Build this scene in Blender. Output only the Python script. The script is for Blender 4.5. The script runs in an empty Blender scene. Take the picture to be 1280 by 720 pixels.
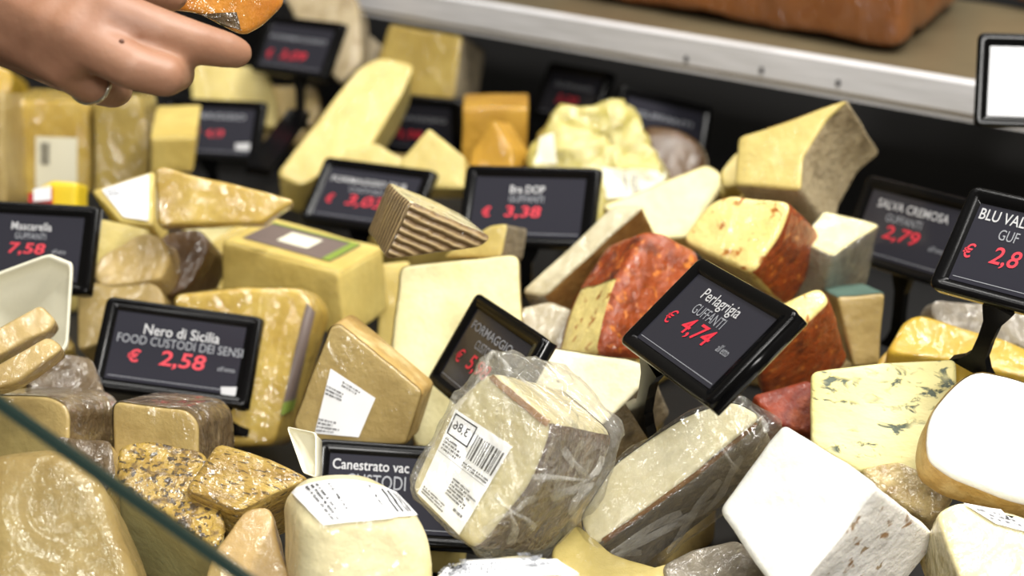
import bpy, bmesh, math, random
import numpy as np
from mathutils import Vector, Matrix, noise
from mathutils.bvhtree import BVHTree

random.seed(7); noise.seed_set(5)
scene = bpy.context.scene
COL = scene.collection

# ------------------------------------------------------------------ camera
FPX = 1970.0                      # focal length in pixels of the 1280x720 frame
PITCH = math.radians(22)
SP, CP = math.sin(PITCH), math.cos(PITCH)
CAM = Vector((0, 0, 0.60))
RGT = Vector((1, 0, 0)); FWD = Vector((0, CP, -SP)); UPV = Vector((0, SP, CP))
HEAP = 0.41                       # camera height above the mean surface of the heap

cd = bpy.data.cameras.new('camera'); cam = bpy.data.objects.new('camera', cd); COL.objects.link(cam)
cd.sensor_width = 36; cd.lens = 36 * FPX / 1280; cd.clip_start = 0.02
cam.location = CAM; cam.rotation_euler = (math.pi / 2 - PITCH, 0, 0)
cd.dof.use_dof = True; cd.dof.focus_distance = 0.83; cd.dof.aperture_fstop = 6.0
scene.camera = cam

# ------------------------------------------------------------------ light
def srgb(r, g, b):
    f = lambda c: (c / 255 / 12.92) if c <= 10 else ((c / 255 + .055) / 1.055) ** 2.4
    return (f(r), f(g), f(b), 1)

w = bpy.data.worlds.new('world'); scene.world = w; w.use_nodes = True
w.node_tree.nodes['Background'].inputs[0].default_value = srgb(226, 214, 190)
w.node_tree.nodes['Background'].inputs[1].default_value = 0.22

def area(name, loc, target, sx, sy, watts, col=(1, .96, .88)):
    l = bpy.data.lights.new(name, 'AREA'); l.shape = 'RECTANGLE'; l.size = sx; l.size_y = sy
    l.energy = watts; l.color = col
    o = bpy.data.objects.new(name, l); COL.objects.link(o); o.location = loc
    o.rotation_euler = (Vector(target) - Vector(loc)).to_track_quat('-Z', 'Y').to_euler()
    return o
# the shop's ceiling lamps, about 3 m above its floor (the deck stands about 0.9 m up); the glints on the
# film and the glare on one display come from them
CEIL = 2.1
area('ceiling_lamp_counter_offscreen', (0.95, 0.70, CEIL), (0.18, 0.75, 0.2), 1.0, 0.2, 48, (1, .98, .92))
area('ceiling_lamp_aisle_offscreen', (0.63, -2.17, CEIL), (0.37, 1.04, 0.33), 1.15, 0.64, 74, (1, .98, .94))
for ty in (-0.55, 0.85, 1.40):
    area('ceiling_tube_offscreen', (0.05, ty, CEIL), (0.05, ty + .2, 0.2), 1.3, 0.12, 16, (1, .98, .94))

vs = scene.view_settings
vs.view_transform = 'Standard'; vs.look = 'None'; vs.gamma = 1; vs.exposure = 0.1
vs.use_curve_mapping = False

# ------------------------------------------------------------------ pixel helpers
def ray(px, py):
    return FWD + RGT * ((px - 640) / FPX) + UPV * ((360 - py) / FPX)
def P(px, py, d):
    return CAM + ray(px, py) * d
def hd(px, py, lift=0.0):
    """depth at which a pixel's ray meets the heap's mean surface raised by lift"""
    return (HEAP - lift) / (SP - (360 - py) / FPX * CP)
def onz(px, py, z):
    r = ray(px, py); return CAM + r * ((z - CAM.z) / r.z)
def camn(n):
    return (RGT * n[0] + UPV * n[1] - FWD * n[2]).normalized()

# ------------------------------------------------------------------ materials
MATS = {}
class NT:
    def __init__(s, name):
        s.m = bpy.data.materials.new(name); s.m.use_nodes = True
        s.t = s.m.node_tree; s.n = s.t.nodes; s.n.clear()
        s.out = s.n.new('ShaderNodeOutputMaterial'); MATS[name] = s.m
    def add(s, typ, **kw):
        x = s.n.new(typ)
        for k, v in kw.items():
            if k.startswith('i_'): x.inputs[k[2:].replace('_', ' ')].default_value = v
            else: setattr(x, k, v)
        return x
    def link(s, a, b): s.t.links.new(a, b)
    def coords(s, kind='Object', scale=(1, 1, 1), rot=(0, 0, 0)):
        tc = s.add('ShaderNodeTexCoord'); mp = s.add('ShaderNodeMapping')
        oi = s.add('ShaderNodeObjectInfo'); mu = s.add('ShaderNodeMath', operation='MULTIPLY'); mu.inputs[1].default_value = 13.0
        s.link(oi.outputs['Random'], mu.inputs[0])
        ad = s.add('ShaderNodeVectorMath', operation='ADD')
        s.link(tc.outputs[kind], mp.inputs[0]); mp.inputs['Scale'].default_value = scale; mp.inputs['Rotation'].default_value = rot
        s.link(mp.outputs[0], ad.inputs[0])
        if kind == 'Object': s.link(mu.outputs[0], ad.inputs[1])
        return ad.outputs[0]
    def noise(s, vec, scale, detail=4, rough=.55, dist=0):
        x = s.add('ShaderNodeTexNoise'); x.inputs['Scale'].default_value = scale; x.inputs['Detail'].default_value = detail
        x.inputs['Roughness'].default_value = rough; x.inputs['Distortion'].default_value = dist; s.link(vec, x.inputs['Vector'])
        return x.outputs['Fac']
    def ramp(s, fac, *stops):
        r = s.add('ShaderNodeValToRGB'); e = r.color_ramp.elements
        while len(e) < len(stops): e.new(.5)
        for el, (p, c) in zip(e, stops): el.position = p; el.color = c
        s.link(fac, r.inputs[0]); return r.outputs[0]
    def mix(s, fac, a, b, mode='MIX'):
        x = s.add('ShaderNodeMix', data_type='RGBA', blend_type=mode)
        for i, v in ((0, fac), (6, a), (7, b)):
            if hasattr(v, 'is_linked') or hasattr(v, 'links'): s.link(v, x.inputs[i])
            else: x.inputs[i].default_value = v
        return x.outputs[2]
    def bump(s, h, strength, dist, normal=None):
        x = s.add('ShaderNodeBump'); x.inputs['Strength'].default_value = strength; x.inputs['Distance'].default_value = dist
        s.link(h, x.inputs['Height'])
        if normal: s.link(normal, x.inputs['Normal'])
        return x.outputs[0]
    def math(s, op, a, b=0.0):
        x = s.add('ShaderNodeMath', operation=op)
        for i, v in ((0, a), (1, b)):
            if hasattr(v, 'links'): s.link(v, x.inputs[i])
            else: x.inputs[i].default_value = v
        return x.outputs[0]
B1c, W1c = (0, 0, 0, 1), (1, 1, 1, 1)

def film_normal(s, vec, strength=.35):
    """wrinkles of cling film drawn tight over a cheese"""
    mp = s.add('ShaderNodeMapping'); mp.inputs['Scale'].default_value = (1, 1, .45); mp.inputs['Rotation'].default_value = (.6, .5, .3); s.link(vec, mp.inputs[0]); vec = mp.outputs[0]
    a = s.noise(vec, 26, 2, .4, 1.4); b = s.noise(vec, 110, 3, .5, 2.0)
    rdg = s.math('ABSOLUTE', s.math('SUBTRACT', a, .5)); r2 = s.math('ABSOLUTE', s.math('SUBTRACT', b, .5))
    h = s.math('ADD', s.math('MULTIPLY', rdg, -1.6), s.math('MULTIPLY', r2, -.25))
    return s.bump(h, min(1, strength * 1.6), .016)

def cheese(name, c1, c2, scale=28, c3=None, rough=.5, coat=0.0, film=.35, bump=.25, bscale=160, specks=None, kind='Object', stretch=(1, 1, 1), sss=0.06, mottle=1.0):
    s = NT(name); v = s.coords(kind, stretch)
    b = s.add('ShaderNodeBsdfPrincipled')
    f = s.noise(v, scale, 5, .6)
    stops = [(.3, srgb(*c1)), (.7, srgb(*c2))]
    if c3: stops = [(.3, srgb(*c1)), (.52, srgb(*c2)), (.72, srgb(*c3))]
    c = s.ramp(f, *stops)
    big = s.ramp(s.noise(v, scale * .35, 3, .6), (.3, (.86, .84, .78, 1)), (.7, (1.0, 1.0, 1.0, 1)))
    fine = s.ramp(s.noise(v, scale * 5, 4, .65), (.3, (.88, .87, .84, 1)), (.6, (1.0, 1.0, 1.0, 1)))
    c = s.mix(mottle, c, big, 'MULTIPLY'); c = s.mix(mottle, c, fine, 'MULTIPLY')
    if specks:
        for sc, lo, hi, scol in specks:
            m = s.ramp(s.noise(v, sc, 3, .5, .4), (lo, B1c), (hi, W1c))
            c = s.mix(m, c, srgb(*scol))
    s.link(c, b.inputs['Base Color']); b.inputs['Roughness'].default_value = rough
    b.inputs['Specular IOR Level'].default_value = .35
    if sss:
        b.inputs['Subsurface Weight'].default_value = sss; b.inputs['Subsurface Radius'].default_value = (.01, .007, .003)
        b.inputs['Subsurface Scale'].default_value = .6
    s.link(s.bump(s.math('ADD', s.noise(v, bscale, 4, .6), s.noise(v, bscale * .22, 3, .5)), bump, .0035), b.inputs['Normal'])
    if coat:
        b.inputs['Coat Weight'].default_value = coat; b.inputs['Coat Roughness'].default_value = .07
        b.inputs['Coat IOR'].default_value = 1.5 + .7 * film
        s.link(film_normal(s, s.coords('Object'), film), b.inputs['Coat Normal'])
    s.link(b.outputs[0], s.out.inputs[0]); return s.m

def plain(name, c, rough=.5, metal=0.0, spec=.5, bump=0, bscale=200, coat=0):
    s = NT(name); b = s.add('ShaderNodeBsdfPrincipled'); b.inputs['Base Color'].default_value = srgb(*c)
    b.inputs['Roughness'].default_value = rough; b.inputs['Metallic'].default_value = metal
    b.inputs['Specular IOR Level'].default_value = spec; b.inputs['Coat Weight'].default_value = coat
    if bump: s.link(s.bump(s.noise(s.coords(), bscale, 3), bump, .001), b.inputs['Normal'])
    s.link(b.outputs[0], s.out.inputs[0]); return s.m

# pastes
cheese('paste_pale', (236, 228, 182), (226, 214, 156), 18)
cheese('paste_cream', (242, 236, 208), (232, 222, 180), 30, specks=[(95, .70, .73, (110, 104, 92))])
cheese('paste_cream_film', (232, 224, 184), (206, 192, 140), 34, coat=1.0, film=.5, specks=[(90, .72, .74, (120, 105, 85))])
cheese('paste_yellow', (222, 202, 124), (200, 174, 92), 14, coat=.3)
cheese('paste_yellow_film', (214, 186, 98), (180, 146, 62), 26, coat=1.0, film=.6)
cheese('paste_tan_film', (206, 180, 122), (178, 150, 90), 22, coat=1.0, film=.6)
cheese('paste_dull_tan', (182, 154, 102), (158, 128, 78), 22, coat=.6, film=.4, specks=[(34, .70, .76, (140, 96, 66))])
cheese('paste_olive', (182, 160, 88), (150, 126, 60), 14, coat=.6)
cheese('paste_olive_film', (182, 160, 88), (150, 126, 60), 14, coat=1.0, film=.6)
cheese('paste_beige', (186, 164, 108), (158, 134, 82), 16, coat=.5)
cheese('paste_straw', (212, 196, 128), (188, 168, 96), 12, coat=.25)
cheese('paste_gold', (206, 162, 62), (176, 130, 44), 12, coat=.5)
cheese('paste_bright_yellow', (214, 180, 60), (188, 150, 40), 12, coat=1.0, film=.4)
cheese('paste_white', (248, 248, 243), (240, 240, 231), 16, bump=.3, bscale=60, mottle=.3)
cheese('paste_flecked', (246, 243, 237), (236, 230, 220), 20, bump=.6, bscale=90, specks=[(80, .63, .69, (158, 124, 88)), (160, .67, .71, (168, 146, 116))], mottle=.3)
cheese('paste_soft', (236, 224, 176), (244, 236, 200), 12, coat=.6, film=.25, specks=[(38, .72, .76, (170, 116, 60))])
cheese('paste_sage', (208, 198, 150), (192, 180, 130), 14)
cheese('paste_eyes', (236, 220, 148), (228, 206, 124), 22, coat=.7, film=.25, bump=.5, bscale=70, specks=[(105, .60, .68, (164, 100, 34)), (60, .66, .72, (150, 84, 28))])
cheese('paste_crumbly', (206, 196, 120), (184, 172, 92), 26, c3=(224, 216, 156), coat=.8, film=.6, bump=1.0, bscale=50)
cheese('paste_cloudy', (176, 166, 140), (150, 138, 110), 30, coat=1.0, film=.6)
cheese('paste_greycut', (178, 170, 142), (196, 188, 160), 24, c3=(158, 148, 118), coat=.4)
# rinds
cheese('rind_tan_grey', (150, 132, 100), (176, 160, 128), 40, c3=(122, 106, 78), rough=.7, coat=.35, bump=.8, bscale=200)
cheese('rind_grey', (110, 100, 84), (140, 128, 106), 60, c3=(84, 76, 64), rough=.7, bump=.8, bscale=220)
cheese('rind_grey_film', (122, 114, 102), (150, 142, 128), 40, c3=(92, 84, 74), rough=.6, coat=1.0, film=.6, bump=.6, bscale=220)
cheese('rind_dark_film', (120, 102, 74), (88, 70, 46), 34, c3=(146, 128, 98), coat=1.0, film=.6, bump=.7)
cheese('rind_brown', (168, 124, 66), (140, 96, 46), 30, c3=(186, 150, 96), rough=.6, coat=.3, bump=.6)
cheese('rind_dark_brown', (98, 70, 36), (70, 48, 24), 30, coat=.5, bump=.5)
cheese('rind_tan', (206, 178, 116), (184, 150, 88), 40, c3=(220, 198, 146), bump=.5)
cheese('rind_mottled', (132, 104, 54), (184, 164, 112), 50, c3=(92, 68, 34), coat=.9, film=.5, bump=.9, stretch=(1, 1, 2.2))
cheese('rind_red', (118, 44, 12), (156, 68, 18), 46, c3=(74, 24, 8), rough=.5, coat=.35, film=.6, bump=1.0, bscale=110, specks=[(150, .58, .70, (196, 116, 44))])
cheese('rind_deep_red', (150, 56, 10), (104, 30, 5), 40, c3=(172, 84, 24), rough=.6, coat=.15, film=.4, bump=1.0, bscale=110)
cheese('rind_pepper', (146, 114, 44), (182, 152, 70), 44, c3=(126, 102, 56), coat=.7, film=.5, bump=1.0, bscale=150, specks=[(170, .50, .62, (112, 88, 44)), (280, .53, .62, (62, 48, 26))])
cheese('rind_streaky', (206, 178, 96), (166, 134, 60), 40, c3=(120, 94, 44), coat=.9, film=.6, bump=.8, kind='UV', stretch=(.7, 2.4, 1), specks=[(260, .56, .64, (80, 62, 30))])
cheese('rind_bloomy', (234, 235, 230), (224, 223, 214), 22, rough=.8, bump=.4, bscale=70, mottle=.3)
cheese('rind_cloth', (118, 84, 62), (94, 64, 46), 60, c3=(140, 110, 88), coat=1.0, film=.8, bump=1.0, bscale=300)
cheese('rind_orange_wrap', (150, 88, 32), (122, 68, 22), 9, coat=.7, film=.6, bump=.3)
cheese('rind_orange_bright', (222, 150, 44), (196, 110, 26), 30, coat=1, film=.6)
cheese('cap_teal', (96, 122, 112), (76, 100, 92), 20)
# blue veins
def blue():
    s = NT('paste_blue'); v = s.coords('Object', (1, 1, 2.2)); b = s.add('ShaderNodeBsdfPrincipled')
    base = s.ramp(s.noise(v, 12, 4), (.3, srgb(232, 224, 168)), (.7, srgb(218, 206, 134)))
    m = s.math('MULTIPLY', s.ramp(s.noise(v, 95, 4, .6, .6), (.52, B1c), (.60, W1c)), s.ramp(s.noise(v, 30, 2), (.50, B1c), (.58, W1c)))
    c = s.mix(m, base, srgb(78, 88, 72)); s.link(c, b.inputs['Base Color']); b.inputs['Roughness'].default_value = .5
    s.link(s.bump(s.math('SUBTRACT', s.noise(v, 90, 3), m), .4, .002), b.inputs['Normal']); s.link(b.outputs[0], s.out.inputs[0])
blue()
# ribbed rind: grooves pressed into the crust, laid out in metres along the UVs
def ribbed():
    s = NT('rind_ribbed'); v = s.coords('UV'); b = s.add('ShaderNodeBsdfPrincipled')
    wv = s.add('ShaderNodeTexWave', wave_type='BANDS', bands_direction='Y'); s.link(v, wv.inputs[0])
    wv.inputs['Scale'].default_value = 62; wv.inputs['Distortion'].default_value = 1.2; wv.inputs['Detail'].default_value = 2; wv.inputs['Detail Scale'].default_value = 2
    c = s.ramp(wv.outputs['Fac'], (.15, srgb(104, 80, 50)), (.55, srgb(146, 120, 78)), (.9, srgb(172, 148, 106)))
    s.link(c, b.inputs['Base Color']); s.link(s.bump(wv.outputs['Fac'], .8, .003), b.inputs['Normal'])
    b.inputs['Coat Weight'].default_value = .6; b.inputs['Coat Roughness'].default_value = .15
    s.link(film_normal(s, s.coords('Object'), .4), b.inputs['Coat Normal'])
    s.link(b.outputs[0], s.out.inputs[0])
ribbed()
# loose film
def film(name, haze, wr=.6, scale=26):
    s = NT(name); v = s.coords('Object')
    a = s.noise(v, scale, 2, .45, 1.5); c = s.noise(v, scale * 2.6, 3, .5, 2.2)
    h = s.math('ADD', s.math('MULTIPLY', s.math('ABSOLUTE', s.math('SUBTRACT', a, .5)), -1.8), s.math('MULTIPLY', s.math('ABSOLUTE', s.math('SUBTRACT', c, .5)), -.8))
    nrm = s.bump(h, wr, .03)
    tr = s.add('ShaderNodeBsdfTransparent'); tr.inputs[0].default_value = (.97, .97, .96, 1)
    gl = s.add('ShaderNodeBsdfGlossy'); gl.inputs['Roughness'].default_value = .1; s.link(nrm, gl.inputs['Normal'])
    df = s.add('ShaderNodeBsdfDiffuse'); df.inputs[0].default_value = srgb(244, 242, 234); s.link(nrm, df.inputs['Normal'])
    fr = s.add('ShaderNodeFresnel'); fr.inputs[0].default_value = 1.35
    m1 = s.add('ShaderNodeMixShader'); s.link(s.math('MINIMUM', s.math('ADD', s.math('MULTIPLY', fr.outputs[0], .6), .05), .3), m1.inputs[0]); s.link(tr.outputs[0], m1.inputs[1]); s.link(gl.outputs[0], m1.inputs[2])
    m2 = s.add('ShaderNodeMixShader'); s.link(s.math('MULTIPLY', s.ramp(h, (0.0, W1c), (.0001, W1c)), haze), m2.inputs[0]); s.link(m1.outputs[0], m2.inputs[1]); s.link(df.outputs[0], m2.inputs[2])
    s.link(m2.outputs[0], s.out.inputs[0]); return s.m
film('cling_film', .11, .5, 40); film('cling_film_clear', .03, .4, 34)
# hardware
plain('tag_plastic', (7, 7, 8), .18, spec=.2)
plain('tag_screen', (40, 40, 48), .14, spec=.5)
plain('print_white', (172, 172, 174), .5); plain('print_grey', (132, 134, 140), .5); plain('print_red', (196, 44, 60), .45)
plain('print_black', (38, 36, 40), .6); plain('paper_white', (246, 247, 250), .55, bump=.1, bscale=90)
plain('paper_grey', (150, 142, 128), .5); plain('paper_green', (126, 146, 60), .5); plain('paper_purple', (112, 98, 92), .45)
plain('foam_white', (226, 222, 200), .5, bump=.15, bscale=300)
plain('deck_black', (13, 12, 12), .55); plain('wall_black', (6, 6, 6), .8)
plain('packet_red', (196, 40, 44), .4); plain('packet_yellow', (226, 196, 40), .4)
plain('ring_metal', (206, 200, 184), .18, 1.0)
plain('nail', (214, 160, 134), .35)
def steel():
    s = NT('shelf_steel'); v = s.coords('Object', (1, 1, 14)); b = s.add('ShaderNodeBsdfPrincipled')
    s.link(s.ramp(s.noise(v, 14, 3), (.3, srgb(196, 195, 196)), (.7, srgb(220, 219, 222))), b.inputs['Base Color'])
    b.inputs['Metallic'].default_value = .0; b.inputs['Roughness'].default_value = .42; s.link(b.outputs[0], s.out.inputs[0])
    s = NT('shelf_top'); v = s.coords('Object'); b = s.add('ShaderNodeBsdfPrincipled')
    s.link(s.ramp(s.noise(v, 8, 3), (.3, srgb(104, 92, 70)), (.7, srgb(126, 114, 88))), b.inputs['Base Color'])
    b.inputs['Metallic'].default_value = .3; b.inputs['Roughness'].default_value = .35; s.link(b.outputs[0], s.out.inputs[0])
steel()
def glass():
    s = NT('guard_glass'); tr = s.add('ShaderNodeBsdfTransparent'); tr.inputs[0].default_value = (.92, .95, .92, 1)
    gl = s.add('ShaderNodeBsdfGlossy'); gl.inputs['Roughness'].default_value = .03
    fr = s.add('ShaderNodeFresnel'); fr.inputs[0].default_value = 1.45; m = s.add('ShaderNodeMixShader')
    s.link(fr.outputs[0], m.inputs[0]); s.link(tr.outputs[0], m.inputs[1]); s.link(gl.outputs[0], m.inputs[2]); s.link(m.outputs[0], s.out.inputs[0])
    plain('glass_edge', (28, 46, 42), .3)
glass()
def skin():
    s = NT('skin'); v = s.coords('Object'); b = s.add('ShaderNodeBsdfPrincipled')
    c = s.ramp(s.noise(v, 26, 4), (.3, srgb(158, 117, 92)), (.7, srgb(140, 99, 76)))
    s.link(c, b.inputs['Base Color']); b.inputs['Roughness'].default_value = .5
    b.inputs['Subsurface Weight'].default_value = .15; b.inputs['Subsurface Radius'].default_value = (.012, .005, .003); b.inputs['Subsurface Scale'].default_value = .5
    s.link(s.bump(s.noise(v, 240, 4), .25, .001), b.inputs['Normal']); s.link(b.outputs[0], s.out.inputs[0])
    plain('mole', (96, 62, 46), .6)
skin()

# ------------------------------------------------------------------ object helpers
def obj(name, verts, faces, mat, parent=None, uvs=None, smooth=True):
    b = Vector(BASE[parent.name]) if parent is not None and parent.name in BASE else Vector((0, 0, 0))
    me = bpy.data.meshes.new(name)
    me.from_pydata([tuple(Vector(v) - b) for v in verts], [], faces)
    if uvs:
        ul = me.uv_layers.new(name='UVMap')
        for p in me.polygons:
            for li, vi in zip(p.loop_indices, p.vertices): ul.data[li].uv = uvs[vi]
    me.materials.append(MATS[mat])
    for p in me.polygons: p.use_smooth = smooth
    o = bpy.data.objects.new(name, me); COL.objects.link(o)
    if parent is not None:
        o.parent = parent; BASE[o.name] = tuple(b)
    return o
BASE = {}
def thing(name, label, cat, base, group=None):
    o = bpy.data.objects.new(name, None); COL.objects.link(o); o.location = base; o.empty_display_size = .02
    BASE[o.name] = tuple(base); o['label'] = label; o['category'] = cat
    if group: o['group'] = group
    return o
def tag(o, label, cat=None, group=None, kind=None):
    o['label'] = label
    if cat: o['category'] = cat
    if group: o['group'] = group
    if kind: o['kind'] = kind
    return o

# ------------------------------------------------------------------ cheeses: a rounded prism swept from one visible face
def loft(face, E, rc=.004, re=.0025, taper=1.0, step=.007, wob=.0012, wscale=22, bulge=0.0, seed=0):
    n = len(face); c = sum(face, Vector()) / n
    pts, eid = [], []
    for i in range(n):
        p0, p1, p2 = face[i - 1], face[i], face[(i + 1) % n]
        a = (p0 - p1); b = (p2 - p1); r = min(rc, a.length * .42, b.length * .42)
        A = p1 + a.normalized() * r; B = p1 + b.normalized() * r
        K = 5
        for k in range(K):
            t = k / (K - 1)
            pts.append(A * (1 - t) ** 2 + p1 * 2 * t * (1 - t) + B * t * t); eid.append((i - 1) % n if k < K // 2 else i)
        nxt = face[(i + 1) % n]; nn = face[(i + 2) % n]
        r2 = min(rc, (p1 - nxt).length * .42, (nn - nxt).length * .42)
        B2 = nxt + (p1 - nxt).normalized() * r2; m = int((B2 - B).length / step)
        for k in range(1, m): pts.append(B.lerp(B2, k / m)); eid.append(i)
    M = len(pts); L = E.length; ed = E.normalized()
    nrm = (face[1] - face[0]).cross(face[2] - face[0]).normalized()
    ax = (face[1] - face[0]).normalized(); ay = nrm.cross(ax)
    R = sum((p - c).length for p in pts) / M
    re = min(re, L * .4, R * .5)
    rings = []                                   # (inset, depth, scale, region)
    nc = max(3, int(R / step))
    for k in range(1, nc + 1): rings.append((None, 0.0, k / (nc + 1), 'cap'))
    for a in (0, 30, 60, 90):
        t = math.radians(a); rings.append((re * (1 - math.sin(t)), re * (1 - math.cos(t)), 1, 'cap' if a < 60 else 'side'))
    ns = max(2, int((L - 2 * re) / step))
    for k in range(1, ns): rings.append((0.0, re + (L - 2 * re) * k / ns, 1, 'side'))
    for a in (90, 60, 30, 0):
        t = math.radians(a); rings.append((re * (1 - math.sin(t)), L - re * (1 - math.cos(t)), 1, 'side' if a > 30 else 'back'))
    for k in range(nc, 0, -1): rings.append((None, L, k / (nc + 1), 'back'))
    V = [c.copy()]; UV = [((c - face[0]).dot(ax), (c - face[0]).dot(ay))]
    per = [0.0]
    for i in range(1, M): per.append(per[-1] + (pts[i] - pts[i - 1]).length)
    for ins, dep, sc, reg in rings:
        tp = 1 + (taper - 1) * dep / L + bulge * math.sin(math.pi * dep / L)
        for i, p in enumerate(pts):
            r = p - c
            if ins is None: q = c + r * sc * (1 - re / max(r.length, 1e-6))
            else: q = c + r * (1 - ins / max(r.length, 1e-6))
            q = c + (q - c) * tp + ed * dep
            V.append(q)
            UV.append(((q - face[0]).dot(ax), (q - face[0]).dot(ay)) if reg != 'side' else (per[i], dep))
    V.append(c + E); UV.append((0, 0))
    F, FR = [], []
    def idx(r, i): return 1 + r * M + i % M
    for i in range(M): F.append((0, idx(0, i), idx(0, i + 1))); FR.append('cap')
    for r in range(len(rings) - 1):
        for i in range(M):
            F.append((idx(r, i), idx(r + 1, i), idx(r + 1, i + 1), idx(r, i + 1)))
            a, b = rings[r][3], rings[r + 1][3]
            reg = a if a == b else ('cap' if 'cap' in (a, b) else 'back')
            FR.append(reg if reg != 'side' else eid[i])
    for i in range(M): F.append((len(V) - 1, idx(len(rings) - 1, i + 1), idx(len(rings) - 1, i))); FR.append('back')
    # organic unevenness
    if wob:
        off = Vector((seed * 3.1, seed * 1.7, seed * .9))
        for k, v in enumerate(V):
            d = noise.noise_vector(v * wscale + off) * wob + noise.noise_vector(v * wscale * 3.3 + off) * wob * .4
            V[k] = v + d
    # outward winding
    vol = 0.0
    for f in F:
        for k in range(1, len(f) - 1):
            a, b, d = V[f[0]] - c, V[f[k]] - c, V[f[k + 1]] - c; vol += a.dot(b.cross(d))
    if vol < 0: F = [tuple(reversed(f)) for f in F]
    return V, F, FR, UV

def shell(V, F, FR, UV, regs, off):
    """the faces of some regions as a thin skin lying on the body"""
    nr = [Vector((0, 0, 0)) for _ in V]
    for f in F:
        nn = (V[f[1]] - V[f[0]]).cross(V[f[2]] - V[f[0]])
        for i in f: nr[i] += nn
    mp, vv, uu, ff = {}, [], [], []
    for f, r in zip(F, FR):
        if r in regs:
            g = []
            for i in f:
                if i not in mp:
                    mp[i] = len(vv); vv.append(V[i] + (nr[i].normalized() * off if nr[i].length else Vector())); uu.append(UV[i])
                g.append(mp[i])
            ff.append(tuple(g))
    return vv, ff, uu

SEED = [0]; CH = {}
def wedge(key, name, label, face, n, t, paste, rind=None, regs=(), lift=0.0, skins=(), cat='cheese', group=None, at=None, d=None, ext=None, **kw):
    SEED[0] += 1
    cx = sum(p[0] for p in face) / len(face); cy = sum(p[1] for p in face) / len(face)
    if at: cx, cy = at
    dd = d if d else hd(cx, cy, lift)
    o = P(cx, cy, dd); N = camn(n)
    f3 = []
    for p in face:
        r = ray(*p); f3.append(CAM + r * ((o - CAM).dot(N) / r.dot(N)))
    E = -N * t
    if ext: E = E + RGT * ext[0] + UPV * ext[1] + FWD * ext[2]
    V, F, FR, UV = loft(f3, E, seed=SEED[0], **kw)
    base = sum(V, Vector()) / len(V); base.z = min(v.z for v in V)
    th = thing(name, label, cat, base, group)
    body = obj('paste', V, F, paste, th, UV)
    allr = set(FR)
    for rn, rm, rr in ([('rind', rind, regs)] if rind else []) + list(skins):
        rs = allr if rr == 'all' else ({r for r in allr if isinstance(r, int)} if rr == 'sides' else set(rr))
        if 'S' in rs: rs = rs | {r for r in allr if isinstance(r, int)}
        a, b, c = shell(V, F, FR, UV, rs, .0006)
        if b: obj(rn, a, b, rm, th, c)
    th_d = dict(th=th, V=V, F=F, bvh=BVHTree.FromPolygons(V, F), N=N, o=o)
    CH[key] = th_d
    return th_d

def caster(key, lo=.0007):
    bvh = CH[key]['bvh']; o, N = CH[key]['o'], CH[key]['N']
    def f(px, py, off):
        r = ray(px, py).normalized(); h, nn, i, dist = bvh.ray_cast(CAM, r)
        if h is None:
            h, nn, i, dist = bvh.find_nearest(CAM + ray(px, py) * (o - CAM).dot(FWD)); return h + nn * (lo + off)
        if nn.dot(r) > 0: nn = -nn
        return h + nn * (lo + off)
    return f
def bil(q, u, v):
    (ax, ay), (bx, by), (cx, cy), (dx, dy) = q[:4]  # corners for (0,0) (1,0) (1,1) (0,1)
    bow = q[4] * 4 * u * (1 - u) * (1 - v) if len(q) > 4 else 0
    return ((ax * (1 - u) + bx * u) * (1 - v) + (dx * (1 - u) + cx * u) * v, (ay * (1 - u) + by * u) * (1 - v) + (dy * (1 - u) + cy * u) * v - bow)
def patch(name, key, q, mat, off=.0006, N=10, parent=None):
    f = caster(key); V, F, UV = [], [], []
    for j in range(N + 1):
        for i in range(N + 1):
            u, v = i / N, j / N; V.append(f(*bil(q, u, v), off)); UV.append((u, v))
    for j in range(N):
        for i in range(N): a = j * (N + 1) + i; F.append((a, a + 1, a + N + 2, a + N + 1))
    return obj(name, V, F, mat, parent or CH[key]['th'], UV)
def stripes(name, key, q, rects, mat, parent, off=.0011):
    f = caster(key); V, F = [], []
    for (u0, v0, u1, v1) in rects:
        k = max(1, int(max(abs(u1 - u0), abs(v1 - v0)) / .12)); b = len(V)
        horiz = abs(u1 - u0) > abs(v1 - v0)
        for i in range(k + 1):
            t = i / k
            if horiz: u = u0 + (u1 - u0) * t; V += [f(*bil(q, u, v0), off), f(*bil(q, u, v1), off)]
            else: v = v0 + (v1 - v0) * t; V += [f(*bil(q, u0, v), off), f(*bil(q, u1, v), off)]
        for i in range(k): F.append((b + 2 * i, b + 2 * i + 1, b + 2 * i + 3, b + 2 * i + 2))
    return obj(name, V, F, mat, parent, smooth=False)
def textmesh(body, shear=0.0, bold=0.0):
    cu = bpy.data.curves.new('lettering', 'FONT'); cu.body = body; cu.size = 1; cu.shear = shear; cu.offset = bold; cu.resolution_u = 3
    o = bpy.data.objects.new('lettering', cu); COL.objects.link(o)
    dg = bpy.context.evaluated_depsgraph_get(); me = bpy.data.meshes.new_from_object(o.evaluated_get(dg))
    V = [v.co.copy() for v in me.vertices]; F = [tuple(p.vertices) for p in me.polygons]
    bpy.data.objects.remove(o); bpy.data.curves.remove(cu); bpy.data.meshes.remove(me)
    x0 = min(v.x for v in V); x1 = max(v.x for v in V); y0 = min(v.y for v in V); y1 = max(v.y for v in V)
    return [((v.x - x0) / (x1 - x0), (v.y - y0) / (y1 - y0)) for v in V], F, (x1 - x0) / (y1 - y0)
def words(key, q, body, box, mat, parent, off=.0012, shear=0, bold=.01):
    V, F, _ = textmesh(body, shear, bold); f = caster(key); (u0, v0, u1, v1) = box
    return obj('lettering', [f(*bil(q, u0 + (u1 - u0) * x, v0 + (v1 - v0) * y), off) for x, y in V], F, mat, parent, smooth=False)
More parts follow.
